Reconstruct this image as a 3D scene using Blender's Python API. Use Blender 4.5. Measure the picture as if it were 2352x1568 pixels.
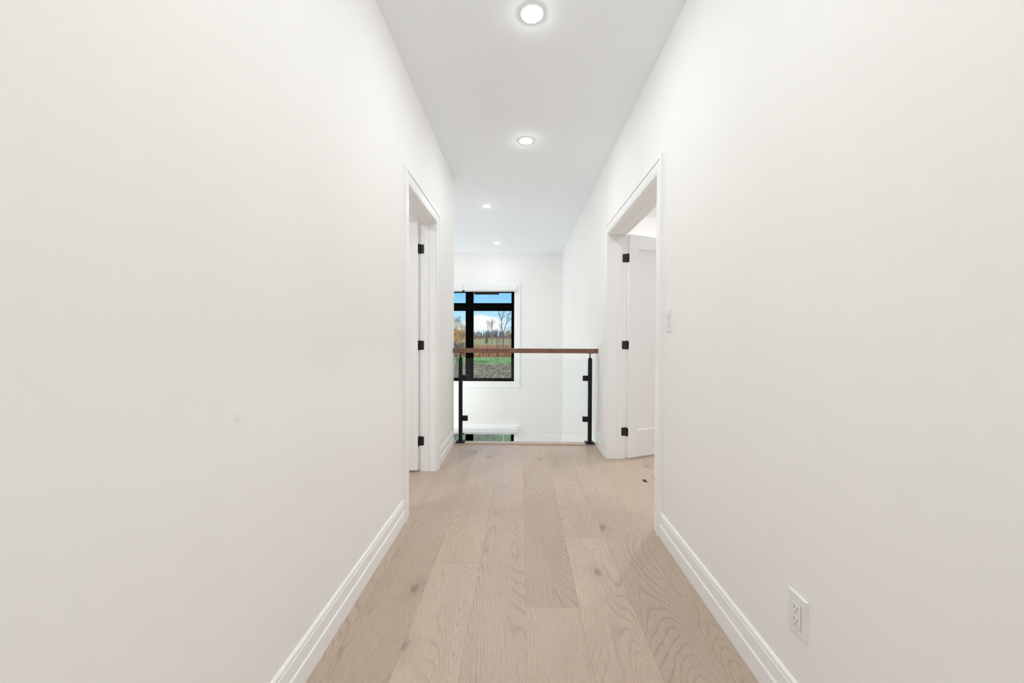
import bpy, bmesh, math, random
from mathutils import Vector, Matrix
random.seed(7)
for o in list(bpy.data.objects):
    bpy.data.objects.remove(o)
scene = bpy.context.scene
COL = scene.collection

# ------------------------------------------------------------------ camera
F_PX, CAM_H = 870.0, 1.12                 # focal length in pixels of the 2352 wide frame
YAW, PITCH, ROLL = math.atan(21/F_PX), math.atan(12/F_PX), 0.0034
fw = Vector((-math.sin(YAW)*math.cos(PITCH), math.cos(YAW)*math.cos(PITCH), -math.sin(PITCH)))
r0 = Vector((math.cos(YAW), math.sin(YAW), 0)); u0 = r0.cross(fw)
rt = r0*math.cos(ROLL) + u0*math.sin(ROLL); up = u0*math.cos(ROLL) - r0*math.sin(ROLL)
cam_d = bpy.data.cameras.new('camera'); cam = bpy.data.objects.new('camera', cam_d); COL.objects.link(cam)
cam_d.sensor_width = 36; cam_d.lens = F_PX/2352*36; cam_d.clip_end = 3000; cam_d.clip_start = 0.02
M = Matrix((rt, up, -fw)).transposed().to_4x4(); M.translation = (0, 0, CAM_H)
cam.matrix_world = M
scene.camera = cam

# ------------------------------------------------------------------ world, sun, exposure
LAMP = {'hall': 206.0, 'stair': 135.0, 'flush': 150.0, 'room': 600.0}   # radiance of the lamp lenses; flush and room lamps are added
GLOBE = 36.0            # radiance of the added, unseen pendant globes in the stairwell
w = bpy.data.worlds.new('sky'); scene.world = w; w.use_nodes = True
nt = w.node_tree; nt.nodes.clear()
def wn(t, **k):
    n = nt.nodes.new(t)
    for a, b in k.items(): setattr(n, a, b)
    return n
tc = wn('ShaderNodeTexCoord'); sp = wn('ShaderNodeSeparateXYZ'); nt.links.new(tc.outputs['Generated'], sp.inputs[0])
rp = wn('ShaderNodeValToRGB'); nt.links.new(sp.outputs[2], rp.inputs[0])
e = rp.color_ramp.elements
e[0].position = 0.0; e[0].color = (.66, .87, 1.0, 1)
e[1].position = 1.0; e[1].color = (.10, .30, .72, 1)
x = e.new(.05); x.color = (.47, .82, 1.0, 1)
x = e.new(.10); x.color = (.26, .66, 1.0, 1)
x = e.new(.35); x.color = (.17, .47, .90, 1)
mp = wn('ShaderNodeMapping'); mp.inputs['Scale'].default_value = (9, 9, 26); mp.inputs['Location'].default_value = (1.3, .4, .95)
nt.links.new(tc.outputs['Generated'], mp.inputs[0])
nz = wn('ShaderNodeTexNoise'); nz.inputs['Scale'].default_value = 1.0; nz.inputs['Detail'].default_value = 5; nz.inputs['Roughness'].default_value = .5
nt.links.new(mp.outputs[0], nz.inputs['Vector'])
cr = wn('ShaderNodeValToRGB'); cr.color_ramp.elements[0].position = .52; cr.color_ramp.elements[1].position = .63
nt.links.new(nz.outputs[0], cr.inputs[0])
mx = wn('ShaderNodeMix', data_type='RGBA'); nt.links.new(cr.outputs[0], mx.inputs[0])
nt.links.new(rp.outputs[0], mx.inputs[6]); mx.inputs[7].default_value = (1, 1, 1, 1)
bg = wn('ShaderNodeBackground'); bg.inputs[1].default_value = 1.0
nt.links.new(mx.outputs[2], bg.inputs[0])
out = wn('ShaderNodeOutputWorld'); nt.links.new(bg.outputs[0], out.inputs[0])

sd = bpy.data.lights.new('sun', 'SUN'); sd.energy = 4.0; sd.angle = .009; sd.color = (1, .93, .82)
sun = bpy.data.objects.new('sun', sd); COL.objects.link(sun)
sun.rotation_euler = Vector((.45, .75, -.62)).to_track_quat('-Z', 'Y').to_euler()
sun.location = (0, -20, 30)
vs = scene.view_settings
vs.view_transform = 'Standard'; vs.look = 'None'; vs.gamma = 1; vs.exposure = 0.0; vs.use_curve_mapping = False
scene.cycles.max_bounces = 16; scene.cycles.diffuse_bounces = 12

# ------------------------------------------------------------------ materials
MATS = {}
class N:
    def __init__(s, name):
        s.m = bpy.data.materials.new(name); s.m.use_nodes = True; s.t = s.m.node_tree; s.t.nodes.clear()
        s.out = s.n('ShaderNodeOutputMaterial')
        MATS[name] = s.m
    def n(s, t, ins=None, **k):
        x = s.t.nodes.new(t)
        for a, b in k.items(): setattr(x, a, b)
        for a, b in (ins or {}).items():
            if hasattr(b, 'is_output') or isinstance(b, bpy.types.NodeSocket): s.t.links.new(b, x.inputs[a])
            else: x.inputs[a].default_value = b
        return x
    def math(s, op, a, b=None, c=None):
        d = {0: a}
        if b is not None: d[1] = b
        if c is not None: d[2] = c
        return s.n('ShaderNodeMath', d, operation=op).outputs[0]
    def ramp(s, fac, stops):
        r = s.n('ShaderNodeValToRGB', {0: fac}); el = r.color_ramp.elements
        while len(el) < len(stops): el.new(.5)
        for x, (p, c) in zip(el, stops): x.position = p; x.color = c if len(c) == 4 else (*c, 1)
        return r.outputs[0]
    def mix(s, fac, a, b, mode='MIX'):
        x = s.n('ShaderNodeMix', {0: fac, 6: a, 7: b}, data_type='RGBA', blend_type=mode)
        return x.outputs[2]
    def pbr(s, **k):
        ins = {'Base Color': k.get('color', (.8, .8, .8, 1)), 'Roughness': k.get('rough', .5), 'Metallic': k.get('metal', 0.0)}
        if 'normal' in k: ins['Normal'] = k['normal']
        if 'spec' in k: ins['Specular IOR Level'] = k['spec']
        p = s.n('ShaderNodeBsdfPrincipled', ins)
        s.t.links.new(p.outputs[0], s.out.inputs[0]); return p
    def bump(s, h, strength=.2, dist=.01):
        return s.n('ShaderNodeBump', {'Height': h, 'Strength': strength, 'Distance': dist}).outputs[0]
def c4(r, g, b): return (r, g, b, 1)

def paint(name, col, rough, stip=.05, spec=.3):
    a = N(name); t = a.n('ShaderNodeTexCoord')
    n1 = a.n('ShaderNodeTexNoise', {'Vector': t.outputs['Object'], 'Scale': 420.0, 'Detail': 2.0}).outputs[0]
    n2 = a.n('ShaderNodeTexNoise', {'Vector': t.outputs['Object'], 'Scale': 1.3, 'Detail': 3.0}).outputs[0]
    c = a.ramp(n2, [(.3, tuple(x*.985 for x in col)), (.7, tuple(min(1, x*1.012) for x in col))])
    a.pbr(color=c, rough=rough, normal=a.bump(n1, stip, .001), spec=spec)
paint('wall_paint', (.912, .908, .895), .7, .08)
paint('ceiling_paint', (.912, .94, .975), .85, .12, .15)
paint('trim_paint', (.935, .945, .955), .35, .0)
paint('patch_paint', (.885, .88, .855), .7, .08)
paint('plastic_white', (.84, .85, .86), .3, .0)
a = N('plastic_slot'); a.pbr(color=c4(.30, .30, .31), rough=.5)
a = N('blind_white'); a.pbr(color=c4(.84, .84, .85), rough=.45)
a = N('hem_grey'); a.pbr(color=c4(.55, .55, .56), rough=.5)
a = N('black_metal'); t = a.n('ShaderNodeTexCoord')
a.pbr(color=c4(.005, .006, .008), rough=.40, spec=.28,
      normal=a.bump(a.n('ShaderNodeTexNoise', {'Vector': t.outputs['Object'], 'Scale': 900.0}).outputs[0], .05, .001))
a = N('black_frame'); a.pbr(color=c4(.0006, .0006, .0008), rough=.5, spec=.04)
a = N('brown_bar'); a.pbr(color=c4(.012, .008, .007), rough=.5)
a = N('hinge_black'); a.pbr(color=c4(.012, .012, .013), rough=.45)
a = N('steel'); a.pbr(color=c4(.55, .56, .58), rough=.3, metal=1.0)
a = N('galvanised'); a.pbr(color=c4(.40, .42, .42), rough=.45, metal=.3)
a = N('underlay'); a.pbr(color=c4(.30, .23, .18), rough=.8)
a = N('soffit_dark'); a.pbr(color=c4(.03, .03, .03), rough=.8)

def glass(name, tint, k):
    a = N(name)
    fr = a.n('ShaderNodeFresnel', {'IOR': 1.45}).outputs[0]
    tr = a.n('ShaderNodeBsdfTransparent', {'Color': tint}); gl = a.n('ShaderNodeBsdfGlossy', {'Color': c4(1, 1, 1), 'Roughness': .0})
    mxs = a.n('ShaderNodeMixShader', {0: a.math('MULTIPLY', fr, k), 1: tr.outputs[0], 2: gl.outputs[0]})
    a.t.links.new(mxs.outputs[0], a.out.inputs[0])
glass('rail_glass', c4(.975, .985, .98), .45)
glass('window_glass', c4(.99, .995, .995), .6)
a = N('glass_edge'); a.pbr(color=c4(.80, .88, .86), rough=.15)
LAMP_COL = c4(.958, .992, 1.0)
for k_, v_ in [('lamp_lens_'+k, v) for k, v in LAMP.items()] + [('added_globe', GLOBE)]:
    a = N(k_); em = a.n('ShaderNodeEmission', {0: LAMP_COL, 1: v_}); a.t.links.new(em.outputs[0], a.out.inputs[0])

def wood(name, light, dark, grain, length_axis='Y', rough=.31, scale=1.0, knots=True, contrast=1.0, spec=.4):
    a = N(name); t = a.n('ShaderNodeTexCoord'); oi = a.n('ShaderNodeObjectInfo')
    rnd = oi.outputs['Random']
    off = a.n('ShaderNodeCombineXYZ', {0: a.math('MULTIPLY', rnd, 37.0), 1: a.math('MULTIPLY', rnd, 91.0), 2: a.math('MULTIPLY', rnd, 53.0)}).outputs[0]
    p = t.outputs['Object']
    def vec(sx, sy):
        s = (sx, sy, 1) if length_axis == 'Y' else (sy, sx, 1)
        v = a.n('ShaderNodeVectorMath', {0: p, 1: s}, operation='MULTIPLY').outputs[0]
        return a.n('ShaderNodeVectorMath', {0: v, 1: off}, operation='ADD').outputs[0]
    # cathedral figure: contour lines of a smooth field that is long in the grain direction
    fld = a.n('ShaderNodeTexNoise', {'Vector': vec(4.2*scale, .62*scale), 'Scale': 1.0, 'Detail': 1.0, 'Roughness': .35, 'Distortion': .3}).outputs[0]
    wob = a.n('ShaderNodeTexNoise', {'Vector': vec(26*scale, 7*scale), 'Scale': 1.0, 'Detail': 2.0}).outputs[0]
    ph = a.math('ADD', a.math('MULTIPLY', fld, 58.0), a.math('MULTIPLY', wob, .8))
    saw = a.math('FRACT', ph)
    line = a.ramp(saw, [(0, (0, 0, 0)), (.62, (.12, .12, .12)), (.86, (1, 1, 1)), (1.0, (0, 0, 0))])
    where = a.n('ShaderNodeTexNoise', {'Vector': vec(5*scale, .9*scale), 'Scale': 1.3, 'Detail': 2.0}).outputs[0]
    wm = a.ramp(where, [(.38, (.12, .12, .12)), (.62, (1, 1, 1))])
    line = a.math('MULTIPLY', line, wm)
    # pores
    por = a.n('ShaderNodeTexNoise', {'Vector': vec(330*scale, 22*scale), 'Scale': 1.0, 'Detail': 3.0, 'Roughness': .6}).outputs[0]
    por = a.ramp(por, [(.40, (1, 1, 1)), (.62, (0, 0, 0))])
    tone = a.n('ShaderNodeTexNoise', {'Vector': vec(9*scale, 1.6*scale), 'Scale': 1.0, 'Detail': 4.0}).outputs[0]
    c = a.mix(tone, light, dark)
    c = a.mix(a.math('MULTIPLY', line, .46*contrast), c, grain)
    c = a.mix(a.math('MULTIPLY', por, .27*contrast), c, grain)
    if knots:
        kv = a.n('ShaderNodeVectorMath', {0: vec(3.3, 1.9), 1: a.n('ShaderNodeTexNoise', {'Vector': vec(30, 18), 'Scale': 1.0, 'Detail': 3.0}).outputs['Color']}, operation='ADD').outputs[0]
        kv2 = a.n('ShaderNodeVectorMath', {0: vec(3.3, 1.9), 1: a.n('ShaderNodeVectorMath', {0: a.n('ShaderNodeTexNoise', {'Vector': vec(24, 10), 'Scale': 1.0, 'Detail': 3.0}).outputs['Color'], 1: (.16, .16, 0)}, operation='MULTIPLY').outputs[0]}, operation='ADD').outputs[0]
        vo = a.n('ShaderNodeTexVoronoi', {'Vector': kv2, 'Scale': .62, 'Randomness': 1.0}, voronoi_dimensions='2D')
        d = vo.outputs['Distance']
        k1 = a.ramp(d, [(.012, (1, 1, 1)), (.05, (.25, .25, .25)), (.14, (0, 0, 0))])
        c = a.mix(a.math('MULTIPLY', k1, .62), c, c4(grain[0]*.55, grain[1]*.5, grain[2]*.46))
    c = a.mix(1.0, c, oi.outputs['Color'], 'MULTIPLY')
    h = a.math('SUBTRACT', a.math('MULTIPLY', por, -.5), line)
    rr = a.ramp(tone, [(.3, (rough-.05,)*3), (.7, (rough+.08,)*3)])
    a.pbr(color=c, rough=rr, normal=a.bump(h, .10, .0015), spec=spec)
wood('oak_floor', c4(.64, .515, .42), c4(.555, .44, .355), c4(.27, .195, .15))
wood('oak_strip', c4(.64, .515, .42), c4(.555, .44, .355), c4(.27, .195, .15), 'X', knots=False)
wood('walnut_rail', c4(.30, .155, .105), c4(.215, .105, .07), c4(.085, .042, .03), 'X', rough=.4, scale=2.0, knots=False, contrast=1.4)

# ------------------------------------------------------------------ helpers
def bx(bm, x0, x1, y0, y1, z0, z1, bev=0, seg=1):
    """axis aligned box, optionally with bevelled edges"""
    r = bmesh.ops.create_cube(bm, size=1.0)
    vs_ = r['verts']
    for v in vs_:
        v.co = Vector(((x0+x1)/2 + v.co.x*(x1-x0), (y0+y1)/2 + v.co.y*(y1-y0), (z0+z1)/2 + v.co.z*(z1-z0)))
    if bev:
        es = list({ed for v in vs_ for ed in v.link_edges})
        bmesh.ops.bevel(bm, geom=es, offset=bev, segments=seg, affect='EDGES', profile=.5, clamp_overlap=True)
    return bm
def cyl(bm, p0, p1, r0_, r1_=None, n=20, caps=True):
    p0, p1 = Vector(p0), Vector(p1); r1_ = r0_ if r1_ is None else r1_
    q = (p1-p0).to_track_quat('Z', 'Y').to_matrix(); A, B = [], []
    for i in range(n):
        t = 2*math.pi*i/n; d = q @ Vector((math.cos(t), math.sin(t), 0))
        A.append(bm.verts.new(p0+d*r0_)); B.append(bm.verts.new(p1+d*r1_))
    for i in range(n):
        bm.faces.new((A[i], A[(i+1) % n], B[(i+1) % n], B[i]))
    if caps: bm.faces.new(A[::-1]); bm.faces.new(B)
    return bm
def lathe(bm, c, prof, n=40):
    """prof: (radius, z) pairs; revolve about z through c"""
    rings = []
    for r_, z_ in prof:
        rings.append([bm.verts.new((c[0]+r_*math.cos(2*math.pi*i/n), c[1]+r_*math.sin(2*math.pi*i/n), c[2]+z_)) for i in range(n)])
    for A, B in zip(rings, rings[1:]):
        for i in range(n): bm.faces.new((A[i], A[(i+1) % n], B[(i+1) % n], B[i]))
    return rings
def prism(bm, A, B):
    """loft between two equal rings of points, capped"""
    a_ = [bm.verts.new(p) for p in A]; b_ = [bm.verts.new(p) for p in B]; n = len(a_)
    for i in range(n): bm.faces.new((a_[i], a_[(i+1) % n], b_[(i+1) % n], b_[i]))
    bm.faces.new(a_[::-1]); bm.faces.new(b_)
def obj(name, bm, mat, parent=None, smooth=None, fix=True):
    me = bpy.data.meshes.new(name)
    if fix: bmesh.ops.recalc_face_normals(bm, faces=bm.faces)
    bm.to_mesh(me); bm.free(); me.materials.append(MATS[mat])
    if smooth is not None:
        me.shade_smooth()
        try: me.set_sharp_from_angle(angle=math.radians(smooth))
        except Exception: pass
    o = bpy.data.objects.new(name, me); COL.objects.link(o)
    if parent: o.parent = parent
    return o
def BM(): return bmesh.new()
def empty(name, loc=(0, 0, 0), rz=0):
    o = bpy.data.objects.new(name, None); COL.objects.link(o); o.location = loc; o.rotation_euler.z = rz
    o.empty_display_size = .1
    return o
def tag(o, label, cat, group=None, kind=None):
    o['label'] = label; o['category'] = cat
    if group: o['group'] = group
    if kind: o['kind'] = kind
    return o
def struct(o, label, cat):
    return tag(o, label, cat, kind='structure')
def copy_tree(o, parent=None):
    c = o.copy(); COL.objects.link(c)
    if parent: c.parent = parent
    for ch in [k for k in o.children]: copy_tree(ch, c)
    return c
def at(px, py, Y):
    """direction of a photo pixel, taken out to the plane at depth Y"""
    d = fw + rt*((px-1176)/F_PX) - up*((py-784)/F_PX)
    return Vector((0, 0, CAM_H)) + d*(Y/d.y)

# ------------------------------------------------------------------ room shell
XL, XR, HC = -.706, .790, 2.735          # hall walls and ceiling
TL, TR = .13, .165                       # wall thicknesses
YW, YE, YF = 3.96, 3.986, 7.273          # end of left wall, edge of the landing, far window wall
ZL = -3.05                               # lower storey floor
LD0, LD1 = 2.335, 3.115                  # left doorway
RD0, RD1 = 2.219, 3.490                  # right doorway
HEAD = 2.053
YR = -2.4                                # wall behind the camera
XA, XB = -3.2, 4.0                       # outer walls of the side rooms
XV = -2.7                                # far side of the stairwell
YB = 5.2                                 # end of the right-hand room

bm = BM()
bx(bm, XA-.15, XR+TR, YR-.15, YE-.004, -.30, -.012)
bx(bm, XR+TR, XB+.15, YR-.15, YB+.15, -.30, -.012)
floor = struct(obj('floor', bm, 'underlay'), 'light oak plank floor of the upstairs hall', 'floor')
bm = BM(); bx(bm, XA-.15, XB+.15, YR-.15, YF+.16, HC, HC+.15)
struct(obj('ceiling', bm, 'ceiling_paint'), 'flat white painted ceiling over hall and stairwell', 'ceiling')
bm = BM()
for y0, y1, z0 in ((YR, LD0, 0), (LD0, LD1, HEAD), (LD1, YW, 0)): bx(bm, XL-TL, XL, y0, y1, z0, HC)
wall_left = struct(obj('wall_left', bm, 'wall_paint'), 'warm white hall wall with the single doorway', 'wall')
bm = BM()
for y0, y1, z0 in ((YR, RD0, 0), (RD0, RD1, HEAD), (RD1, YE, 0), (YE, YF, ZL)): bx(bm, XR, XR+TR, y0, y1, z0, HC)
struct(obj('wall_right', bm, 'wall_paint'), 'warm white hall wall with the wide double doorway and light switch', 'wall')
# far wall with two window openings
WX0, WX1 = -1.874, -.130                 # outside of the black frames
W1 = (.246, 2.02); W2 = (-2.62, -.70)    # heights of the upper and lower window openings
bm = BM()
bx(bm, XV-.15, WX0, YF, YF+.16, ZL-.4, HC); bx(bm, WX1, XR+TR, YF, YF+.16, ZL-.4, HC)
for z0, z1 in ((ZL-.4, W2[0]), (W2[1], W1[0]), (W1[1], HC)): bx(bm, WX0, WX1, YF, YF+.16, z0, z1)
struct(obj('wall_far', bm, 'wall_paint'), 'tall warm white stairwell wall with two windows one above the other', 'wall')
bm = BM(); bx(bm, XV-.15, XV, YE, YF, ZL, HC)
struct(obj('wall_stairwell', bm, 'wall_paint'), 'warm white side wall of the open stairwell', 'wall')
bm = BM(); bx(bm, XA-.15, XL-TL, YW-.13, YW, 0, HC)
struct(obj('wall_landing', bm, 'wall_paint'), 'warm white wall closing the room behind the single door', 'wall')
bm = BM(); bx(bm, XV-.15, XR+TR, YE-.13, YE-.004, ZL, -.30)
struct(obj('wall_lower', bm, 'wall_paint'), 'warm white wall under the landing edge', 'wall')
bm = BM(); bx(bm, XV-.15, XR+TR, YE-.004, YE, -.30, -.012)
struct(obj('trim_1', bm, 'trim_paint'), 'white fascia board under the landing edge', 'trim')
bm = BM(); bx(bm, XA-.15, XB+.15, YR-.15, YR, 0, HC)
struct(obj('wall_rear', bm, 'wall_paint'), 'warm white wall closing the hall behind', 'wall')
bm = BM(); bx(bm, XA-.15, XA, YR, YW-.13, 0, HC)
struct(obj('wall_room_left', bm, 'wall_paint'), 'warm white outer wall of the room behind the single door', 'wall')
bm = BM(); bx(bm, XB, XB+.15, YR, YB, 0, HC)
struct(obj('wall_room_right', bm, 'wall_paint'), 'warm white outer wall of the room behind the double door', 'wall')
bm = BM(); bx(bm, XR+TR, XB+.15, YB, YB+.15, 0, HC)
struct(obj('wall_room_end', bm, 'wall_paint'), 'warm white end wall of the room behind the double door', 'wall')
bm = BM(); bx(bm, XV-.15, XR+TR, YE-.13, YF+.16, ZL-.2, ZL)
struct(obj('floor_lower', bm, 'oak_floor'), 'oak floor of the storey below the stairwell', 'floor')
# small touched-up spot on the left wall
bm = BM(); lathe(bm, (0, 0, 0), [(.0, .0005), (.009, .0005), (.0135, .0)], 24)
p = obj('paint_patch', bm, 'patch_paint', wall_left); p.rotation_euler = (0, math.pi/2, 0); p.location = (XL, .922, .917)

# floor planks, one object each
PW, PL, X0 = .2229, 1.524, .022
JOINT = {-4: 1.726, -3: 2.085, -2: 1.851, -1: 2.452, 0: 1.555, 1: 2.106, 2: 2.702, 3: 2.02}
TINT = {(-1, 0): 1.02, (-1, 1): 1.04, (0, 0): .89, (0, -1): 1.0, (1, 0): .94, (1, -1): 1.03, (2, -1): .92, (2, 0): .99,
        (-2, 0): 1.0, (-2, -1): 1.03, (-3, -1): .90, (-3, 0): .95, (3, 0): .94, (3, -1): .93, (-4, -1): .97, (-4, 0): .93, (0, 1): .99, (-2, 1): 1.04}
shared = {}
def plank_mesh(w_, l_):
    key = (round(w_, 4), round(l_, 4))
    if key in shared: return shared[key]
    b = BM(); g, c, hw, hl = .0001, .0005, w_/2, l_/2
    rings = [[(-hw+i, -hl+i, z), (hw-i, -hl+i, z), (hw-i, hl-i, z), (-hw+i, hl-i, z)] for i, z in ((g, -.0118), (g, -.0005), (g+c, 0))]
    R = [[b.verts.new(p) for p in r] for r in rings]
    for A, B in zip(R, R[1:]):
        for i in range(4): b.faces.new((A[i], A[(i+1) % 4], B[(i+1) % 4], B[i]))
    b.faces.new(R[2]); b.faces.new(R[0][::-1])
    me = bpy.data.meshes.new('plank'); b.to_mesh(me); b.free(); me.materials.append(MATS['oak_floor'])
    shared[key] = me
    return me
rs = random.Random(3)
for k in range(-14, 18):
    xa, xb = X0+k*PW, X0+(k+1)*PW
    if xa < XA or xb > XB: continue
    j0 = JOINT.get(k, rs.uniform(1.5, 3.0))
    ymax = YB if xa > XR else YE-.004
    for i in range(-4, 4):
        y0, y1 = j0+i*PL, j0+(i+1)*PL
        y0, y1 = max(y0, YR), min(y1, ymax)
        if y1-y0 < .03: continue
        o = bpy.data.objects.new('plank', plank_mesh(PW, y1-y0)); COL.objects.link(o); o.parent = floor
        o.location = ((xa+xb)/2, (y0+y1)/2, 0)
        v = TINT.get((k, i), rs.uniform(.93, 1.04)); o.color = (v, v*rs.uniform(.985, 1.01), v*rs.uniform(.97, 1.02), 1)

# wooden cap strip along the landing edge
bm = BM(); bx(bm, XL+.001, XR-.001, 3.901, YE, 0, .012, .0025, 2)
struct(obj('trim_2', bm, 'oak_strip'), 'thin oak cap strip along the landing edge under the glass railing', 'trim')

# ------------------------------------------------------------------ baseboards
BASE = [(0, 0), (.014, 0), (.014, .066), (.0095, .072), (.0095, .117), (.006, .119), (.006, .122), (.0085, .1235), (.0085, .131), (.005, .137), (.0, .138)]
def baseboard(name, xf, sgn, y0, y1, label):
    b = BM()
    A = [(xf+sgn*t, y0, z) for t, z in BASE]; B = [(xf+sgn*t, y1, z) for t, z in BASE]
    prism(b, A, B)
    return struct(obj(name, b, 'trim_paint'), label, 'baseboard')
baseboard('baseboard_left', XL, 1, YR, LD0-.0875, 'white stepped baseboard on the hall wall before the single doorway')
baseboard('baseboard_left_end', XL, 1, LD1+.0875, 3.90, 'short white stepped baseboard between the single doorway and the railing')
baseboard('baseboard_right', XR, -1, YR, RD0-.0875, 'white stepped baseboard under the wall outlet')
baseboard('baseboard_right_end', XR, -1, RD1+.0875, 3.90, 'short white stepped baseboard between the double doorway and the railing')
def baseboard_x(name, yf, sgn, x0, x1, label):
    b = BM(); prism(b, [(x0, yf+sgn*t, z) for t, z in BASE], [(x1, yf+sgn*t, z) for t, z in BASE])
    struct(obj(name, b, 'trim_paint'), label, 'baseboard')
baseboard_x('baseboard_room_left', YW-.13, -1, XA, XL-TL, 'white baseboard in the room behind the single door')
baseboard_x('baseboard_room_right', YB, -1, XR+TR, XB, 'white baseboard in the room behind the double door')

# ------------------------------------------------------------------ doorways: casing, jambs, stops
CAS = [(0, 0), (0, .010), (.003, .012), (.012, .012), (.0135, .0105), (.0155, .013), (.060, .0155), (.0612, .0125), (.0632, .0125), (.0645, .0205), (.066, .0215), (.0835, .0215), (.0855, .0195), (.0855, 0)]
def doorway(name, xf, sgn, y0, y1, thick, stop0, stop1, label):
    """xf: hall wall face, sgn: direction from that face into the hall; the wall runs from xf to xf-sgn*thick"""
    t = empty(name, (xf, (y0+y1)/2, 0)); struct(t, label, 'doorway')
    off = -t.location
    def put(nm, b):
        for v in b.verts: v.co += off
        obj(nm, b, 'trim_paint', t)
    xb = xf-sgn*thick
    for face, s in ((xf, sgn), (xb, -sgn)):
        r = -.004                         # small reveal of jamb
        for ye, d in ((y0, -1), (y1, 1)):
            b = BM(); A = [(face+s*th, ye+d*(u+.002), 0) for u, th in CAS]; B = [(face+s*th, ye+d*(u+.002), HEAD+u+.002) for u, th in CAS]
            prism(b, A, B); put('casing_leg', b)
        b = BM(); A = [(face+s*th, y0-u-.002, HEAD+u+.002) for u, th in CAS]; B = [(face+s*th, y1+u+.002, HEAD+u+.002) for u, th in CAS]
        prism(b, A, B); put('casing_head', b)
    xs, xe = sorted((xf, xb))
    J = .006
    for ye, d in ((y0, 1), (y1, -1)):
        b = BM(); bx(b, xs, xe, min(ye, ye+d*J), max(ye, ye+d*J), 0, HEAD); put('jamb', b)
        b = BM(); s0, s1 = sorted((xf-sgn*stop0, xf-sgn*stop1)); bx(b, s0, s1, min(ye+d*J, ye+d*(J+.011)), max(ye+d*J, ye+d*(J+.011)), 0, HEAD-J, .0015); put('stop', b)
    b = BM(); bx(b, xs, xe, y0+J, y1-J, HEAD-J, HEAD); put('head_jamb', b)
    b = BM(); bx(b, s0, s1, y0+J+.011, y1-J-.011, HEAD-J-.011, HEAD-J, .0015); put('head_stop', b)
    return t
doorway('trim_3', XL, 1, LD0, LD1, TL, .060, .090, 'white moulded casing around the single doorway')
doorway('trim_4', XR, -1, RD0, RD1, TR, .088, .124, 'white moulded casing around the wide double doorway')

# ------------------------------------------------------------------ doors
def rounded_plate(b, w_, h_, t_, r_=.008):
    """plate in local x (0..w), z centred, y 0..t; rounded on the far corners"""
    pts = [(0, -h_/2), (w_-r_, -h_/2)]
    for i in range(1, 5): an = -math.pi/2+i*math.pi/8; pts.append((w_-r_+r_*math.cos(an), -h_/2+r_+r_*math.sin(an)))
    for i in range(0, 5): an = i*math.pi/8; pts.append((w_-r_+r_*math.cos(an), h_/2-r_+r_*math.sin(an)))
    pts.append((0, h_/2))
    prism(b, [(x_, 0, z_) for x_, z_ in pts], [(x_, t_, z_) for x_, z_ in pts])
def door(name, pivot, width, sgn, open_deg, label, lever=True):
    """Hinged shaker leaf. Local frame, closed: leaf runs along -Y from the pivot (dir=-1) and lies on the hall side (sgn = +1: hall at +X)."""
    t = empty(name, (pivot[0], pivot[1], 0)); struct(t, label, 'door')
    d = pivot[2]                              # +1 when the closed leaf runs to +Y, -1 to -Y
    TH, Z0, Z1 = .035, .017, HEAD-.0095
    rot = Matrix.Rotation(math.radians(open_deg), 4, 'Z')
    def put(nm, b, mat, parent=None, spin=True):
        if spin: bmesh.ops.transform(b, matrix=rot, verts=b.verts)
        return obj(nm, b, mat, parent or t, 30)
    def X(a_, b_): return sorted((sgn*a_, sgn*b_))
    def Y(a_, b_): return sorted((d*a_, d*b_))
    g = .004
    ST, RT, RB = .105, .125, .245
    b = BM()
    bx(b, *X(0, TH), *Y(g, g+ST), Z0, Z1, .0012); bx(b, *X(0, TH), *Y(width-ST, width), Z0, Z1, .0012)
    bx(b, *X(0, TH), *Y(g+ST-.001, width-ST+.001), Z1-RT, Z1, .0008); bx(b, *X(0, TH), *Y(g+ST-.001, width-ST+.001), Z0, Z0+RB, .0008)
    leaf = put('leaf', b, 'trim_paint')
    b = BM(); bx(b, *X(.009, TH-.009), *Y(g+ST-.004, width-ST+.004), Z0+RB-.004, Z1-RT+.004)
    put('panel', b, 'trim_paint', leaf)
    for hz in (1.835, 1.043, .250):
        # leaf plate on the hinge edge of the door, jamb plate on the jamb, barrel between
        b = BM(); rounded_plate(b, .032, .076, .0022)
        for v in b.verts: v.co = Vector((sgn*v.co.x, d*(g-.0002-v.co.y), v.co.z+hz))
        h = put('hinge', b, 'hinge_black')
        b = BM(); rounded_plate(b, .036, .076, .0022)
        for v in b.verts: v.co = Vector((sgn*(v.co.x+.002), d*(-.0005+v.co.y*.9-.0015), v.co.z+hz))
        put('jamb_plate', b, 'hinge_black', h, spin=False)
        b = BM(); cyl(b, (-sgn*.004, 0, hz-.040), (-sgn*.004, 0, hz+.042), .0055, n=12)
        put('barrel', b, 'hinge_black', h, spin=False)
        for q in (-.018, .018):
            b = BM(); bx(b, *X(.0075, .0105), *Y(g-.0030, g-.0024), hz+q-.008, hz+q+.008)
            put('screw', b, 'steel', h)
    if lever:
        for s2, xs in ((1, TH), (-1, 0)):
            b = BM(); c = (sgn*xs, d*(width-.06), .98)
            cyl(b, c, (c[0]+sgn*s2*.010, c[1], c[2]), .026, n=24); cyl(b, (c[0]+sgn*s2*.009, c[1], c[2]), (c[0]+sgn*s2*.045, c[1], c[2]), .009, n=12)
            xx = sorted((c[0]+sgn*s2*.040, c[0]+sgn*s2*.055)); bx(b, *xx, *sorted((c[1]+d*.010, c[1]-d*.11)), .971, .989, .003)
            put('lever', b, 'hinge_black', leaf)
    return t
door('door_1', (XL-TL-.004, LD1-.0065, -1), .760, 1, -90.5, 'white shaker door standing open in the single doorway')
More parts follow.
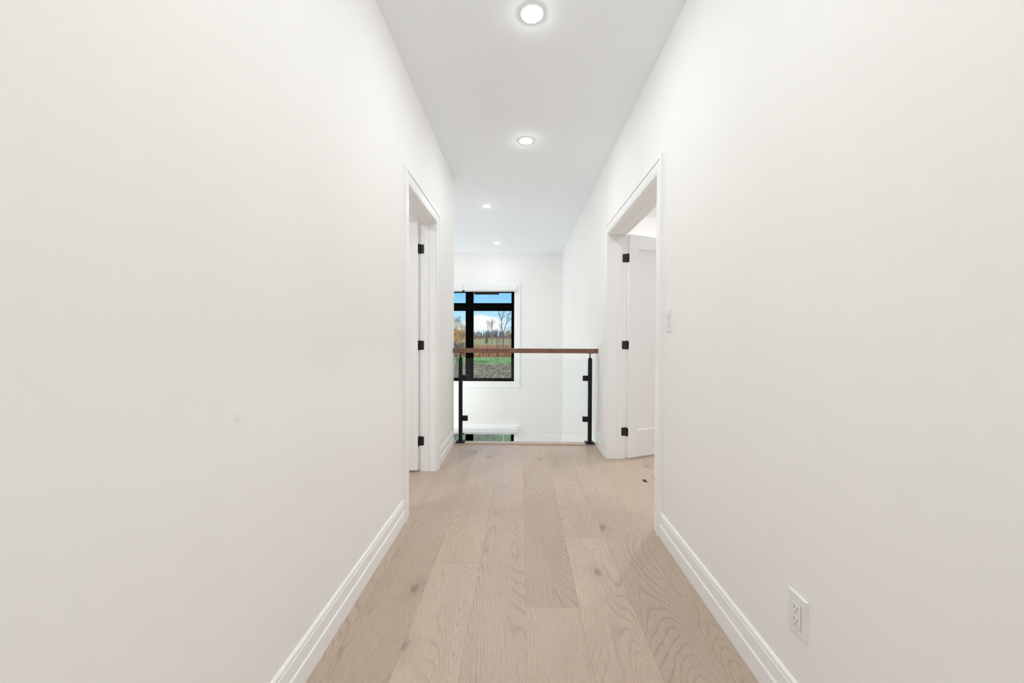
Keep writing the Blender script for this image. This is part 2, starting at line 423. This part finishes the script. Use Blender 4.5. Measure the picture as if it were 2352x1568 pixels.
door('door_2', (XR+TR+.004, RD1-.0065, -1), .622, -1, 114, 'white shaker leaf of the double door standing open beside the railing end')
door('door_3', (XR+TR+.004, RD0+.0065, 1), .622, -1, -114, 'white shaker leaf of the double door swung back against the room wall')
# black floor strike of the double door
t = tag(empty('floor_strike', (.965, 2.953, 0)), 'small black metal bolt strike set in the floor of the double doorway', 'strike plate')
bm = BM(); bx(bm, -.014, .014, -.026, .026, .0002, .0022, .0008); obj('plate', bm, 'hinge_black', t)
bm = BM(); bx(bm, -.006, .006, -.010, .010, .0020, .0028, .0003); obj('bolt_hole', bm, 'brown_bar', t)

# ------------------------------------------------------------------ windows of the far wall
def window(name, z0, z1, trans, label):
    t = empty(name, ((WX0+WX1)/2, YF, z0)); struct(t, label, 'window')
    off = -t.location; ya, yb = YF+.035, YF+.115
    def put(nm, b, mat, parent=None, sm=None):
        for v in b.verts: v.co += off
        return obj(nm, b, mat, parent or t, sm)
    F = .030
    b = BM()
    bx(b, WX0, WX0+F, ya, yb, z0, z1); bx(b, WX1-F, WX1, ya, yb, z0, z1)
    bx(b, WX0+F, WX1-F, ya, yb, z0, z0+F); bx(b, WX0+F, WX1-F, ya, yb, z1-F, z1)
    put('frame', b, 'black_frame')
    mc = (WX0+WX1)/2
    b = BM(); bx(b, mc-.045, mc+.045, ya-.004, yb, z0+F, z1-F, .002); put('mullion', b, 'black_frame')
    cols = ((WX0+F, mc-.045), (mc+.045, WX1-F))
    rows = [(z0+F, trans-.045), (trans+.045, z1-F)] if trans else [(z0+F, z1-F)]
    if trans:
        for c0, c1 in cols:
            b = BM(); bx(b, c0, c1, ya-.003, yb, trans-.045, trans+.045, .002); put('transom', b, 'black_frame')
    for c0, c1 in cols:
        for r0_, r1_ in rows:
            s = .030
            b = BM(); y2, y3 = ya+.010, yb-.010
            bx(b, c0, c0+s, y2, y3, r0_, r1_, .002); bx(b, c1-s, c1, y2, y3, r0_, r1_, .002)
            bx(b, c0+s, c1-s, y2, y3, r0_, r0_+s, .002); bx(b, c0+s, c1-s, y2, y3, r1_-s, r1_, .002)
            sash = put('sash', b, 'black_frame')
            b = BM(); bx(b, c0+s-.003, c1-s+.003, (y2+y3)/2-.003, (y2+y3)/2+.003, r0_+s-.003, r1_-s+.003)
            put('pane', b, 'window_glass', sash)
    # white jamb return and picture-frame casing
    cw, ct = .105, .016
    b = BM()
    bx(b, WX0, WX0+.004, YF-.001, ya, z0, z1); bx(b, WX1-.004, WX1, YF-.001, ya, z0, z1)
    bx(b, WX0+.004, WX1-.004, YF-.001, ya, z0, z0+.004); bx(b, WX0+.004, WX1-.004, YF-.001, ya, z1-.004, z1)
    put('jamb_return', b, 'trim_paint')
    P = [(0, 0), (0, .012), (.004, .014), (.010, .014), (cw-.012, .017), (cw-.008, .020), (cw-.002, .020), (cw, .017), (cw, 0)]
    def corner(sx, sz, u, th):
        return ((WX1+u) if sx > 0 else (WX0-u), YF-th, (z1+u) if sz > 0 else (z0-u))
    for (a1, a2, nm) in (((1, -1), (1, 1), 'casing_leg'), ((-1, -1), (-1, 1), 'casing_leg'), ((-1, 1), (1, 1), 'casing_head'), ((-1, -1), (1, -1), 'casing_sill')):
        b = BM(); prism(b, [corner(*a1, u, th) for u, th in P], [corner(*a2, u, th) for u, th in P]); put(nm, b, 'trim_paint')
    return t
win = window('window_1', W1[0], W1[1], 1.685, 'upper black framed four-light window in the stairwell wall')
window('window_2', W2[0], W2[1], None, 'lower black framed window in the stairwell wall under the first')
bm = BM(); bx(bm, -.907-win.location.x, -.429-win.location.x, .020, .034, 1.921-W1[0], 1.965-W1[0], .002)
obj('vent_bar', bm, 'brown_bar', win)

# roller blinds rolled up in white cassettes
def blind(x0, x1, zt, label):
    t = tag(empty('roller_blind', ((x0+x1)/2, YF-.021, zt-.117)), label, 'blind', 'rolled-up white blinds of the stairwell windows')
    w2 = (x1-x0)/2
    b = BM()
    prof = [(0, .020), (0, .117), (-.050, .117), (-.058, .108), (-.058, .034), (-.050, .020)]
    prism(b, [(-w2+.003, y_, z_) for y_, z_ in prof], [(w2-.003, y_, z_) for y_, z_ in prof]); obj('cassette', b, 'blind_white', t)
    for s in (-1, 1):
        b = BM(); xs = sorted((s*w2, s*(w2-.003))); bx(b, *xs, -.060, 0, .016, .119, .001); obj('end_cap', b, 'blind_white', t)
    b = BM(); bx(b, -w2+.012, w2-.012, -.036, -.032, .010, .024); f = obj('fabric', b, 'blind_white', t)
    b = BM(); cyl(b, (-w2+.010, -.034, .006), (w2-.010, -.034, .006), .009, n=12); obj('hem_bar', b, 'blind_white', t, 40)
    return t
blind(-1.114, -.079, 2.088, 'white rolled-up blind cassette over the right light of the upper stairwell window')
blind(-1.925, -1.120, 2.088, 'white rolled-up blind cassette over the left light of the upper stairwell window')
blind(-1.114, -.079, -.636, 'white rolled-up blind cassette over the right light of the lower stairwell window')
blind(-1.925, -1.120, -.636, 'white rolled-up blind cassette over the left light of the lower stairwell window')
for z_, lb in ((1.955, 'small black blind chain clip between the upper window cassettes'), (-.769, 'small black blind chain clip between the lower window cassettes')):
    t = tag(empty('chain_clip', (-1.100, YF-.050, z_)), lb, 'blind clip')
    b = BM(); bx(b, -.022, .022, -.014, .014, 0, .040, .006, 2); obj('clip_body', b, 'hinge_black', t)
    b = BM(); cyl(b, (.004, -.016, .047), (.004, .012, .047), .009, n=14); obj('chain_wheel', b, 'steel', t)

# ------------------------------------------------------------------ glass railing at the landing edge
YG = 3.938
rail = tag(empty('glass_railing', ((XL+XR)/2, YG, .012)), 'glass guard railing with walnut handrail and two black posts at the stairwell', 'railing')
off = -rail.location
def rput(nm, b, mat, parent=None, sm=None):
    for v in b.verts: v.co += off
    return obj(nm, b, mat, parent or rail, sm)
b = BM(); bx(b, XL+.0005, XR-.0005, YG-.034, YG+.034, .947, .993, .003, 2); rput('handrail', b, 'walnut_rail')
for cx, s in ((-.630, 1), (.714, -1)):
    b = BM(); hw = .0188
    rings = [(hw, .024), (hw, .886), (hw*.9, .892), (.009, .902)]
    R = [[b.verts.new((cx+i*r_, YG+j*r_, z_)) for i, j in ((-1, -1), (1, -1), (1, 1), (-1, 1))] for r_, z_ in rings]
    for A, B in zip(R, R[1:]):
        for i in range(4): b.faces.new((A[i], A[(i+1) % 4], B[(i+1) % 4], B[i]))
    b.faces.new(R[-1]); b.faces.new(R[0][::-1])
    post = rput('post', b, 'black_metal')
    b = BM(); bx(b, cx-.046, cx+.046, YG-.044, YG+.044, .0121, .026, .0015); rput('base_plate', b, 'black_metal', post)
    b = BM(); cyl(b, (cx, YG, .900), (cx, YG, .944), .006, n=14); rput('stem', b, 'black_metal', post, 40)
    b = BM(); bx(b, cx-.030, cx+.030, YG-.012, YG+.012, .943, .947); rput('saddle', b, 'black_metal', post)
    for z0 in (.660, .235):
        b = BM(); xa, xb = sorted((cx+s*hw, cx+s*(hw+.056))); bx(b, xa, xb, YG-.013, YG+.013, z0, z0+.055, .005, 2); rput('glass_clamp', b, 'black_metal', post, 40)
GX0, GX1, GZ0, GZ1 = -.592, .679, .097, .887
b = BM()
fr = [(GX0, GZ0), (GX1, GZ0), (GX1, GZ1), (GX0, GZ1)]
A = [b.verts.new((x_, YG-.005, z_)) for x_, z_ in fr]; B = [b.verts.new((x_, YG+.005, z_)) for x_, z_ in fr]
b.faces.new(A); b.faces.new(B[::-1])
for i in range(4): b.faces.new((A[i], A[(i+1) % 4], B[(i+1) % 4], B[i])).material_index = 1
gp = rput('glass_panel', b, 'rail_glass'); gp.data.materials.append(MATS['glass_edge'])

# ------------------------------------------------------------------ recessed ceiling lamps
def potlight(x_, y_, label, group, z=HC, lens='room'):
    t = tag(empty('recessed_light', (x_, y_, z)), label, 'ceiling light', group)
    b = BM(); lathe(b, (0, 0, 0), [(.0605, 0), (.0605, -.002), (.058, -.004), (.053, -.0042), (.050, -.0025), (.050, 0)], 48); obj('trim_ring', b, 'trim_paint', t, 50)
    b = BM(); rg = lathe(b, (0, 0, 0), [(.0498, -.002), (.044, -.0062), (.034, -.0092), (.020, -.0112), (.006, -.0118)], 48); b.faces.new(rg[-1]); obj('lens', b, 'lamp_lens_'+('hall' if group == HG else 'stair' if group == SG else lens), t)
HG, SG = 'recessed lights along the hall', 'recessed lights over the stairwell'
potlight(.048, 1.92, 'round lit recessed light in the hall ceiling just before the two doorways', HG)
potlight(.033, 3.153, 'round lit recessed light in the hall ceiling between the two doorways', HG)
potlight(-.433, 4.716, 'round lit recessed light over the stairwell just past the glass railing', SG)
potlight(-.429, 6.584, 'round lit recessed light over the stairwell close to the window wall', SG)
potlight(.055, .687, 'added unseen recessed light in the hall ceiling above the wall outlet', HG)  # this and the next two are added out of view to brighten the hall
potlight(.060, -.546, 'added unseen recessed light in the hall ceiling well behind the wall outlet', HG)
potlight(.062, -1.75, 'added unseen recessed light in the hall ceiling by the rear wall', HG)
potlight(-1.95, 4.716, 'added unseen recessed light over the stairwell near its side wall', SG)  # this and the next are added out of view for more stairwell light
potlight(-1.95, 6.584, 'added unseen recessed light over the stairwell corner by the window wall', SG)
potlight(2.05, 1.75, 'added unseen recessed light in the near part of the room behind the double door', None, lens='room')  # added out of view to light the open door leaf
for fx, fy, lb in ((2.0, 3.87, 'added unseen flush ceiling light in the room behind the double door'), (-2.0, 1.25, 'added unseen flush ceiling light in the room behind the single door')):  # added, unseen: light the side rooms and spill through the doorways
    fl = tag(empty('added_flush_light', (fx, fy, HC)), lb, 'ceiling light')
    b = BM(); lathe(b, (0, 0, 0), [(.150, 0), (.150, -.018), (.142, -.024), (.132, -.024)], 48); obj('rim', b, 'trim_paint', fl, 40)
    b = BM(); rg = lathe(b, (0, 0, 0), [(.132, -.022), (.125, -.040), (.105, -.055), (.070, -.066), (.030, -.071), (.006, -.072)], 48); b.faces.new(rg[-1]); obj('diffuser', b, 'lamp_lens_flush', fl, 40)

# pendant of opal globes added out of view to brighten the stairwell
pd = tag(empty('added_pendant', (-1.95, 6.35, HC)), 'added unseen black rod pendant with five opal globes brightening the stairwell', 'added pendant light')
b = BM(); lathe(b, (0, 0, 0), [(.001, -.022), (.055, -.022), (.065, -.015), (.065, 0)], 32); obj('canopy', b, 'black_metal', pd, 40)
b = BM(); cyl(b, (0, 0, -.02), (0, 0, -2.45), .007, n=12); obj('rod', b, 'black_metal', pd, 40)
b = BM(); lathe(b, (0, 0, -2.45), [(.001, -.03), (.025, -.03), (.025, .03), (.001, .03)], 20); obj('hub', b, 'black_metal', pd, 40)
for i in range(5):
    an = 2*math.pi*i/5+.3; c_ = Vector((.36*math.cos(an), .36*math.sin(an), -2.45+.03))
    b = BM(); cyl(b, (0, 0, -2.45), (c_.x*.8, c_.y*.8, c_.z), .006, n=10); arm = obj('arm', b, 'black_metal', pd, 40)
    b = BM(); bmesh.ops.create_uvsphere(b, u_segments=28, v_segments=16, radius=.075)
    for v in b.verts: v.co += c_
    obj('globe', b, 'added_globe', arm, 60)

# ------------------------------------------------------------------ wall switch and outlet on the right wall
def wall_plate(name, yc, zc, label, cat):
    t = tag(empty(name, (XR, yc, zc)), label, cat)
    b = BM(); W, Hh = .0355, .058
    rings = [(0, 0), (.0, -.001), (.0012, -.0045), (.004, -.0062)]
    R = [[b.verts.new((x_, j*(W-i_), k*(Hh-i_))) for j, k in ((-1, -1), (1, -1), (1, 1), (-1, 1))] for i_, x_ in rings]
    for A, B in zip(R, R[1:]):
        for i in range(4): b.faces.new((A[i], A[(i+1) % 4], B[(i+1) % 4], B[i]))
    b.faces.new(R[-1]); b.faces.new(R[0][::-1])
    pl = obj('cover_plate', b, 'plastic_white', t)
    for z_ in (-.0485, .0485):
        b = BM(); cyl(b, (-.0060, 0, z_), (-.0072, 0, z_), .0028, n=14); s = obj('screw', b, 'plastic_white', t, 40)
        b = BM(); bx(b, -.0075, -.0071, -.0022, .0022, z_-.0004, z_+.0004); obj('screw_slot', b, 'plastic_slot', s)
    # thin dark joint round the rocker opening
    b = BM(); bx(b, -.0066, -.0060, -.0172, .0172, -.0340, .0340); obj('joint', b, 'plastic_slot', t)
    return t
sw = wall_plate('light_switch', 2.042, 1.204, 'white rocker light switch on the wall beside the double doorway', 'light switch')
b = BM()
prof = [(-.0060, -.0333), (-.0074, -.0333), (-.0085, -.030), (-.0078, .000), (-.0118, .0300), (-.0110, .0333), (-.0060, .0333)]
prism(b, [(x_, -.0165, z_) for x_, z_ in prof], [(x_, .0165, z_) for x_, z_ in prof]); obj('rocker', b, 'plastic_white', sw)
ot = wall_plate('wall_outlet', 1.0825, .334, 'white duplex wall outlet low on the wall above the baseboard', 'outlet')
b = BM(); bx(b, -.0092, -.0060, -.0166, .0166, -.0334, .0334, .0012, 2); face = obj('receptacle', b, 'plastic_white', ot)
for zc in (-.0175, .0165):
    for y_, hh in ((-.0062, .0038), (.0062, .0046)):
        b = BM(); bx(b, -.0096, -.0090, y_-.0011, y_+.0011, zc+.003-hh, zc+.003+hh); obj('slot', b, 'plastic_slot', face)
    b = BM(); cyl(b, (-.0088, 0, zc-.009), (-.0096, 0, zc-.009), .0025, n=12); obj('ground_hole', b, 'plastic_slot', face)

# ================================================================== outdoors
G = -3.45
a = N('ground'); t = a.n('ShaderNodeTexCoord'); s = a.n('ShaderNodeSeparateXYZ', {0: t.outputs['Object']})
wn1 = a.n('ShaderNodeTexNoise', {'Vector': t.outputs['Object'], 'Scale': .11, 'Detail': 4.0}).outputs[0]
yy = a.math('ADD', s.outputs[1], a.math('MULTIPLY', a.math('SUBTRACT', wn1, .5), 10.0))
yy = a.math('SUBTRACT', yy, a.math('MULTIPLY', s.outputs[0], .25))
gm = a.n('ShaderNodeMapping', {'Vector': t.outputs['Object'], 'Scale': (3.0, .32, 1)}).outputs[0]
nb = a.n('ShaderNodeTexNoise', {'Vector': gm, 'Scale': 1.0, 'Detail': 6.0, 'Roughness': .75}).outputs[0]
gq = a.n('ShaderNodeMapping', {'Vector': t.outputs['Object'], 'Scale': (.4, 1.6, 1)}).outputs[0]
np_ = a.n('ShaderNodeTexNoise', {'Vector': gq, 'Scale': .35, 'Detail': 4.0}).outputs[0]
soil = a.ramp(nb, [(.34, (.05, .036, .022)), (.5, (.22, .175, .115)), (.66, (.46, .39, .28))])
grass = a.ramp(nb, [(.3, (.06, .17, .035)), (.5, (.16, .36, .09)), (.7, (.36, .55, .20))])
reed = a.ramp(nb, [(.3, (.16, .07, .035)), (.7, (.36, .19, .10))])
olive = a.ramp(nb, [(.3, (.22, .21, .09)), (.7, (.40, .38, .20))])
soilg = a.mix(a.ramp(np_, [(.58, (0, 0, 0)), (.70, (.7, .7, .7))]), soil, grass)
def step(p0, p1): return a.n('ShaderNodeMapRange', {'Value': yy, 'From Min': p0, 'From Max': p1}).outputs[0]
grassb = a.mix(a.ramp(np_, [(.52, (0, 0, 0)), (.60, (.7, .7, .7))]), grass, soil)
c = a.mix(step(63, 66), soilg, grassb)
c = a.mix(step(84, 86), c, reed)
c = a.mix(step(160, 163), c, olive)
c = a.mix(step(570, 575), c, reed)
near = a.n('ShaderNodeMapRange', {'Value': yy, 'From Min': 30.0, 'From Max': 26.0}).outputs[0]
c = a.mix(near, c, a.mix(a.ramp(nb, [(.42, (0, 0, 0)), (.58, (1, 1, 1))]), grass, c4(.10, .085, .055)))
a.pbr(color=c, rough=.95, spec=.1, normal=a.bump(nb, .6, .2))
bm = BM(); vs_ = [bm.verts.new(p) for p in ((-1500, YF+.3, G), (1500, YF+.3, G), (1500, 2600, G), (-1500, 2600, G))]; bm.faces.new(vs_)
struct(obj('ground', bm, 'ground'), 'autumn meadow with brown soil, green grass and olive field', 'ground')

def flat(name, stops, rough=.9, scale=2.0):
    a = N(name); t = a.n('ShaderNodeTexCoord'); oi = a.n('ShaderNodeObjectInfo')
    n_ = a.n('ShaderNodeTexNoise', {'Vector': t.outputs['Object'], 'Scale': scale, 'Detail': 4.0}).outputs[0]
    c = a.mix(1.0, a.ramp(n_, stops), oi.outputs['Color'], 'MULTIPLY')
    a.pbr(color=c, rough=rough, spec=.1)
flat('bark_grey', [(.3, (.10, .095, .10)), (.7, (.20, .19, .19))])
flat('bark_blue', [(.3, (.11, .13, .17)), (.7, (.20, .22, .26))])
flat('leaf_orange', [(.3, (.60, .22, .02)), (.5, (.95, .50, .07)), (.7, (1.0, .80, .32))], scale=6)
flat('leaf_green', [(.3, (.04, .085, .02)), (.7, (.10, .17, .045))], scale=6)
flat('reed_blade', [(.3, (.20, .08, .04)), (.5, (.38, .20, .10)), (.7, (.62, .40, .22))], scale=.8)
flat('scrub', [(.3, (.12, .115, .12)), (.7, (.24, .22, .22))], scale=1.2)
flat('conifer', [(.3, (.05, .075, .07)), (.7, (.10, .13, .115))], scale=1.2)
flat('far_twig', [(.3, (.14, .14, .155)), (.7, (.25, .24, .245))], scale=.5)

def limb(bm, p0, p1, r0_, r1_, n=4): cyl(bm, p0, p1, r0_, r1_, n, False)
def grow(bm, p, d, L, r, depth, R, spread=.55, rmin=.012, tips=None):
    q = p + d*L*.5 + Vector((R.uniform(-1, 1), R.uniform(-1, 1), R.uniform(-.3, .3)))*L*.05
    e_ = q + (d + Vector((R.uniform(-1, 1), R.uniform(-1, 1), R.uniform(0, .4)))*.15).normalized()*L*.5
    r2 = max(r*.72, rmin)
    limb(bm, p, q, r, (r+r2)/2, 4 if r > .05 else 3); limb(bm, q, e_, (r+r2)/2, r2, 4 if r > .05 else 3)
    if tips is not None and depth <= 1: tips.append(e_)
    if depth == 0: return
    for k in range(R.choice((2, 3)) if depth > 1 else 2):
        ax = Vector((R.uniform(-1, 1), R.uniform(-1, 1), R.uniform(-.2, .5)))
        nd = (d + ax*spread).normalized(); nd.z = max(nd.z, .12); nd.normalize()
        st = e_ if k == 0 else q.lerp(e_, R.uniform(0, 1))
        grow(bm, st, nd, L*R.uniform(.62, .82), r2 if k == 0 else r2*.75, depth-1, R, spread, rmin, tips)
def finish_tree(name, base, trunk_bm, branch_bm, mat, label, leaves=None, group=None):
    t = tag(empty(name, base), label, 'tree', group)
    for nm, b, m_ in (('trunk', trunk_bm, mat), ('branches', branch_bm, mat)):
        for v in b.verts: v.co -= Vector(base)
        o = obj(nm, b, m_, t, fix=False)
        if nm == 'branches': o['kind'] = 'stuff'
    if leaves:
        pts, size, m_ = leaves; b = BM(); R = random.Random(5)
        for p_ in pts:
            n_ = Vector((R.uniform(-1, 1), R.uniform(-1, 1), R.uniform(-1, 1))).normalized(); u_ = n_.orthogonal().normalized(); v_ = n_.cross(u_); s_ = size*R.uniform(.6, 1.3)
            q_ = Vector(p_)-Vector(base)
            b.faces.new([b.verts.new(q_+u_*s_), b.verts.new(q_+v_*s_*.6), b.verts.new(q_-u_*s_), b.verts.new(q_-v_*s_*.6)])
        o = obj('foliage', b, m_, t, fix=False); o['kind'] = 'stuff'
    return t
# forked bare tree
R = random.Random(11); Y0 = 95
def chain(bm, pts, r0_, r1_):
    n = len(pts)-1
    for i in range(n): limb(bm, pts[i], pts[i+1], r0_+(r1_-r0_)*i/n, r0_+(r1_-r0_)*(i+1)/n, 6)
P = lambda px, py, dy=0: at(px, py, Y0+dy)
base = P(1155, 800); base.z = G
tb, bb = BM(), BM(); tips = []
chain(tb, [base, P(1155, 785), P(1156, 768)], .22, .16)
left = [P(1156, 768), P(1153, 755), P(1151.5, 735), P(1149, 727, .5), P(1145, 714, 1), P(1144, 708, 1)]
left2 = [P(1151.5, 735), P(1155, 724, -1), P(1158, 716, -1), P(1159, 709, -1)]
right = [P(1156, 768), P(1160, 752), P(1164.5, 736), P(1168, 725), P(1171.5, 714), P(1173, 708)]
for ch, r_ in ((left, .13), (left2, .08), (right, .13)):
    chain(tb, ch, r_, .03)
    for i in range(1, len(ch)-2):
        for k in range(4):
            st = ch[i].lerp(ch[i+1], R.random()); d = (ch[i+1]-ch[i]).normalized()
            grow(bb, st, (d + Vector((R.uniform(-1, 1), R.uniform(-1, 1), .1))*.8).normalized(), R.uniform(.4, .6) if i > 1 else R.uniform(.8, 1.2), .03, 3 if i < 2 else 2, R, .6, .012)
finish_tree('bare_tree', tuple(base), tb, bb, 'bark_grey', 'tall bare forked tree standing in the brown reeds outside the upper window')
# slim companions
def bare(px, top, Y, label, mat='bark_grey', stems=1, seed=1, depth=5, r=.12, first=.34, spread=.5, name='bare_tree', leaves=None, group=None, frac=(0, 1)):
    R = random.Random(seed); b0 = at(px, 790, Y); b0.z = G
    hgt = at(px, top, Y).z - G
    tb, bb = BM(), BM(); tips = []
    for k in range(stems):
        d = Vector((R.uniform(-.25, .25), R.uniform(-.2, .2), 1)).normalized() if stems > 1 else Vector((.02, 0, 1)).normalized()
        e_ = b0 + d*hgt*first; limb(tb, b0+Vector((0, 0, 0)), e_, r, r*.8, 6)
        grow(bb, e_, d, hgt*.22, r*.75, depth, R, spread, .012, tips)
    lv = None
    if leaves:
        n, rad, zc, size, m_ = leaves; pts = []
        for _ in range(n):
            v = Vector((R.gauss(0, .45), R.gauss(0, .45), R.gauss(0, .45)))
            pts.append((b0.x+v.x*rad, b0.y+v.y*rad, zc+v.z*rad*1.0))
        lv = (pts, size, m_)
    return finish_tree(name, tuple(b0), tb, bb, mat, label, lv, group)
bare(1120, 742, 105, 'slim bare tree with one straight trunk among the brown reeds', seed=21, r=.13, first=.50, spread=.55)
bare(1140, 750, 100, 'thin bare sapling clump close to the forked tree', stems=3, seed=33, r=.07, first=.35, depth=4)
bare(1129, 737, 190, 'broad bare tree far out in the olive field', seed=8, r=.30, first=.42, depth=6, spread=.62, mat='bark_blue')
bare(1171, 745, 210, 'bare grey tree with wide crown behind the forked tree', seed=14, r=.25, first=.3, depth=6, spread=.62, leaves=(40, 3.2, 4.0, .30, 'leaf_orange'))
bare(1148, 742, 230, 'slender bare tree in the field behind the forked tree', seed=19, r=.22, first=.4, depth=5, spread=.5, mat='bark_blue')
bare(1046, 726, 130, 'tall bluish bare tree behind the yellow leaved bush', seed=41, r=.25, first=.3, depth=7, spread=.5, mat='bark_blue')
bare(1058, 742, 150, 'lower bluish bare tree behind the yellow leaved bush', seed=45, r=.22, first=.3, depth=7, spread=.5, mat='bark_blue')
yb = at(1050, 768, 62)
bare(1050, 748, 62, 'yellow and orange leaved bush at the edge of the grass', seed=51, stems=5, r=.06, first=.3, depth=5, spread=.6, name='yellow_bush', leaves=(2600, 2.1, yb.z, .075, 'leaf_orange'))
bare(1061, 772, 66, 'grey leafless thicket beside the yellow leaved bush', seed=55, stems=7, r=.05, first=.2, depth=5, spread=.8, name='thicket')
bare(1040, 776, 58, 'dense grey thicket in front of the yellow leaved bush', seed=57, stems=7, r=.05, first=.2, depth=5, spread=.8, name='thicket')
# little evergreen beside the slim tree
b0 = at(1117, 790, 150); b0.z = G; zt = at(1117, 760, 150).z
t = tag(empty('evergreen_sapling', b0), 'small green evergreen growing beside the slim bare tree', 'tree')
bm = BM(); cyl(bm, (0, 0, 0), (0, 0, 2.6), .09, .06, 6); obj('trunk', bm, 'bark_grey', t)
bm = BM(); R = random.Random(2)
for k in range(7):
    z_ = 1.9 + k*(zt-G-1.9)/7.5; r_ = .72*(1-k/9)
    n = 11; c_ = bm.verts.new((0, 0, z_+1.2)); ring = [bm.verts.new((math.cos(i*2*math.pi/n)*r_*R.uniform(.6, 1.1), math.sin(i*2*math.pi/n)*r_*R.uniform(.6, 1.1), z_+R.uniform(-.2, .2))) for i in range(n)]
    for i in range(n): bm.faces.new((ring[i], ring[(i+1) % n], c_))
obj('foliage', bm, 'leaf_green', t)

# reeds
def reeds(name, y0, y1, xr, n, h, wd, label, seed):
    R = random.Random(seed); b = BM()
    for _ in range(n):
        y_ = R.uniform(y0, y1); x_ = R.uniform(-xr*y_-4, .10*y_+4) if xr < 1 else R.uniform(-xr, xr*.4)
        y_ += x_*.20 if xr < 1 else 0
        hh = h*R.uniform(.6, 1.15); an = R.uniform(0, math.pi); dx, dy = math.cos(an)*wd*R.uniform(.6, 1.3), math.sin(an)*wd
        lx, ly = R.uniform(-.25, .25)*hh, R.uniform(-.25, .25)*hh
        b.faces.new([b.verts.new((x_-dx, y_-dy, G)), b.verts.new((x_+dx, y_+dy, G)), b.verts.new((x_+lx, y_+ly, G+hh))])
    o = obj(name, b, 'reed_blade', fix=False); tag(o, label, 'reeds', kind='stuff'); return o
reeds('reeds', 86, 150, .30, 26000, 1.5, .09, 'belt of reddish brown reeds between the grass and the olive field', 4)
reeds('distant_reeds', 558, 586, 260, 7000, 2.6, .7, 'far strip of reddish scrub along the foot of the treeline', 5)

# distant treeline: two kinds of tree, copied
def scrub_tree(R):
    t = empty('treeline_tree')
    b = BM(); cyl(b, (0, 0, 0), (0, 0, 4), .25, .18, 6); obj('trunk', b, 'far_twig', t)
    b = BM(); bmesh.ops.create_icosphere(b, subdivisions=3, radius=1)
    for v in b.verts:
        f_ = R.uniform(.72, 1.12); v.co = Vector((v.co.x*3.6*f_, v.co.y*3.0*f_, 5.2+v.co.z*5.0*f_))
    cr_ = obj('crown', b, 'scrub', t, fix=False)
    b = BM()
    for _ in range(26):
        an = R.uniform(0, 6.28); r_ = R.uniform(0, 2.8); p0 = Vector((math.cos(an)*r_, math.sin(an)*r_, 7.5)); limb(b, p0, p0*1.15+Vector((0, 0, R.uniform(1.5, 4.6))), .12, .03, 3)
    o = obj('twigs', b, 'far_twig', t, fix=False); o['kind'] = 'stuff'
    return t
def conifer_tree(R):
    t = empty('treeline_conifer')
    b = BM(); cyl(b, (0, 0, 0), (0, 0, 5), .25, .2, 6); obj('trunk', b, 'far_twig', t)
    b = BM()
    for k in range(8):
        z_ = 1.5+k*1.55; r_ = 3.0*(1-k/8.6); n = 10; c_ = b.verts.new((0, 0, z_+2.6))
        ring = [b.verts.new((math.cos(i*2*math.pi/n)*r_*R.uniform(.65, 1.1), math.sin(i*2*math.pi/n)*r_*R.uniform(.65, 1.1), z_+R.uniform(-.3, .3))) for i in range(n)]
        for i in range(n): b.faces.new((ring[i], ring[(i+1) % n], c_))
    obj('crown', b, 'conifer', t, fix=False)
    return t
R = random.Random(77)
protos = [(scrub_tree(R), 'grey leafless tree in the far treeline beyond the olive field', 'grey trees of the far treeline'),
          (scrub_tree(R), 'grey leafless tree in the far treeline beyond the olive field', 'grey trees of the far treeline'),
          (conifer_tree(R), 'dark conifer in the far treeline beyond the olive field', 'conifers of the far treeline')]
used = [False]*3
for row in range(4):
    x_ = -200.0 + 3.1*row
    while x_ < 95:
        k = R.choices((0, 1, 2), ((5, 5, 2), (4, 4, 3), (3, 3, 4), (2, 2, 5))[row])[0]
        src, lb, gr = protos[k]
        o = src if not used[k] else copy_tree(src)
        used[k] = True
        o.location = (x_, 600+row*15+R.uniform(-1, 1), G); o.rotation_euler.z = R.uniform(0, 6.28)
        s_ = R.uniform(1.0, 1.3) if k < 2 else R.uniform(.75, 1.05); o.scale = (s_*1.12, s_*1.12, s_)
        v = R.uniform(.8, 1.2)
        for ch in o.children: ch.color = (v, v, v*1.03, 1)
        tag(o, lb, 'tree', gr)
        x_ += R.uniform(10.5, 12.5) if k < 2 else R.uniform(8.0, 10.0)

# chain link fence behind the house
YN, DZ = 14.0, .072
fn = tag(empty('chain_link_fence', (0, YN, G)), 'galvanised chain link fence standing outside the lower window', 'fence')
for i in range(-4, 4):
    xp = -.63+i*2.4
    bm = BM(); cyl(bm, (xp, 0, 0), (xp, 0, 1.28), .030, n=12); lathe(bm, (xp, 0, 1.28), [(.032, 0), (.032, .01), (.02, .03), (.001, .036)], 12); obj('post', bm, 'galvanised', fn, 40)
bm = BM(); cyl(bm, (-10.2, 0, 1.25), (6.6, 0, 1.25), .021, n=10); obj('top_rail', bm, 'galvanised', fn, 40)
bm = BM(); hM = 1.2
xx = -10.2
while xx < 6.6:
    for s in (-1, 1):
        x1 = xx + s*hM*.9
        cyl(bm, (xx, s*.003, .04), (x1, s*.003, .04+hM), .0036, n=3, caps=False)
    xx += DZ
o = obj('wire_mesh', bm, 'galvanised', fn, fix=False); o['kind'] = 'stuff'
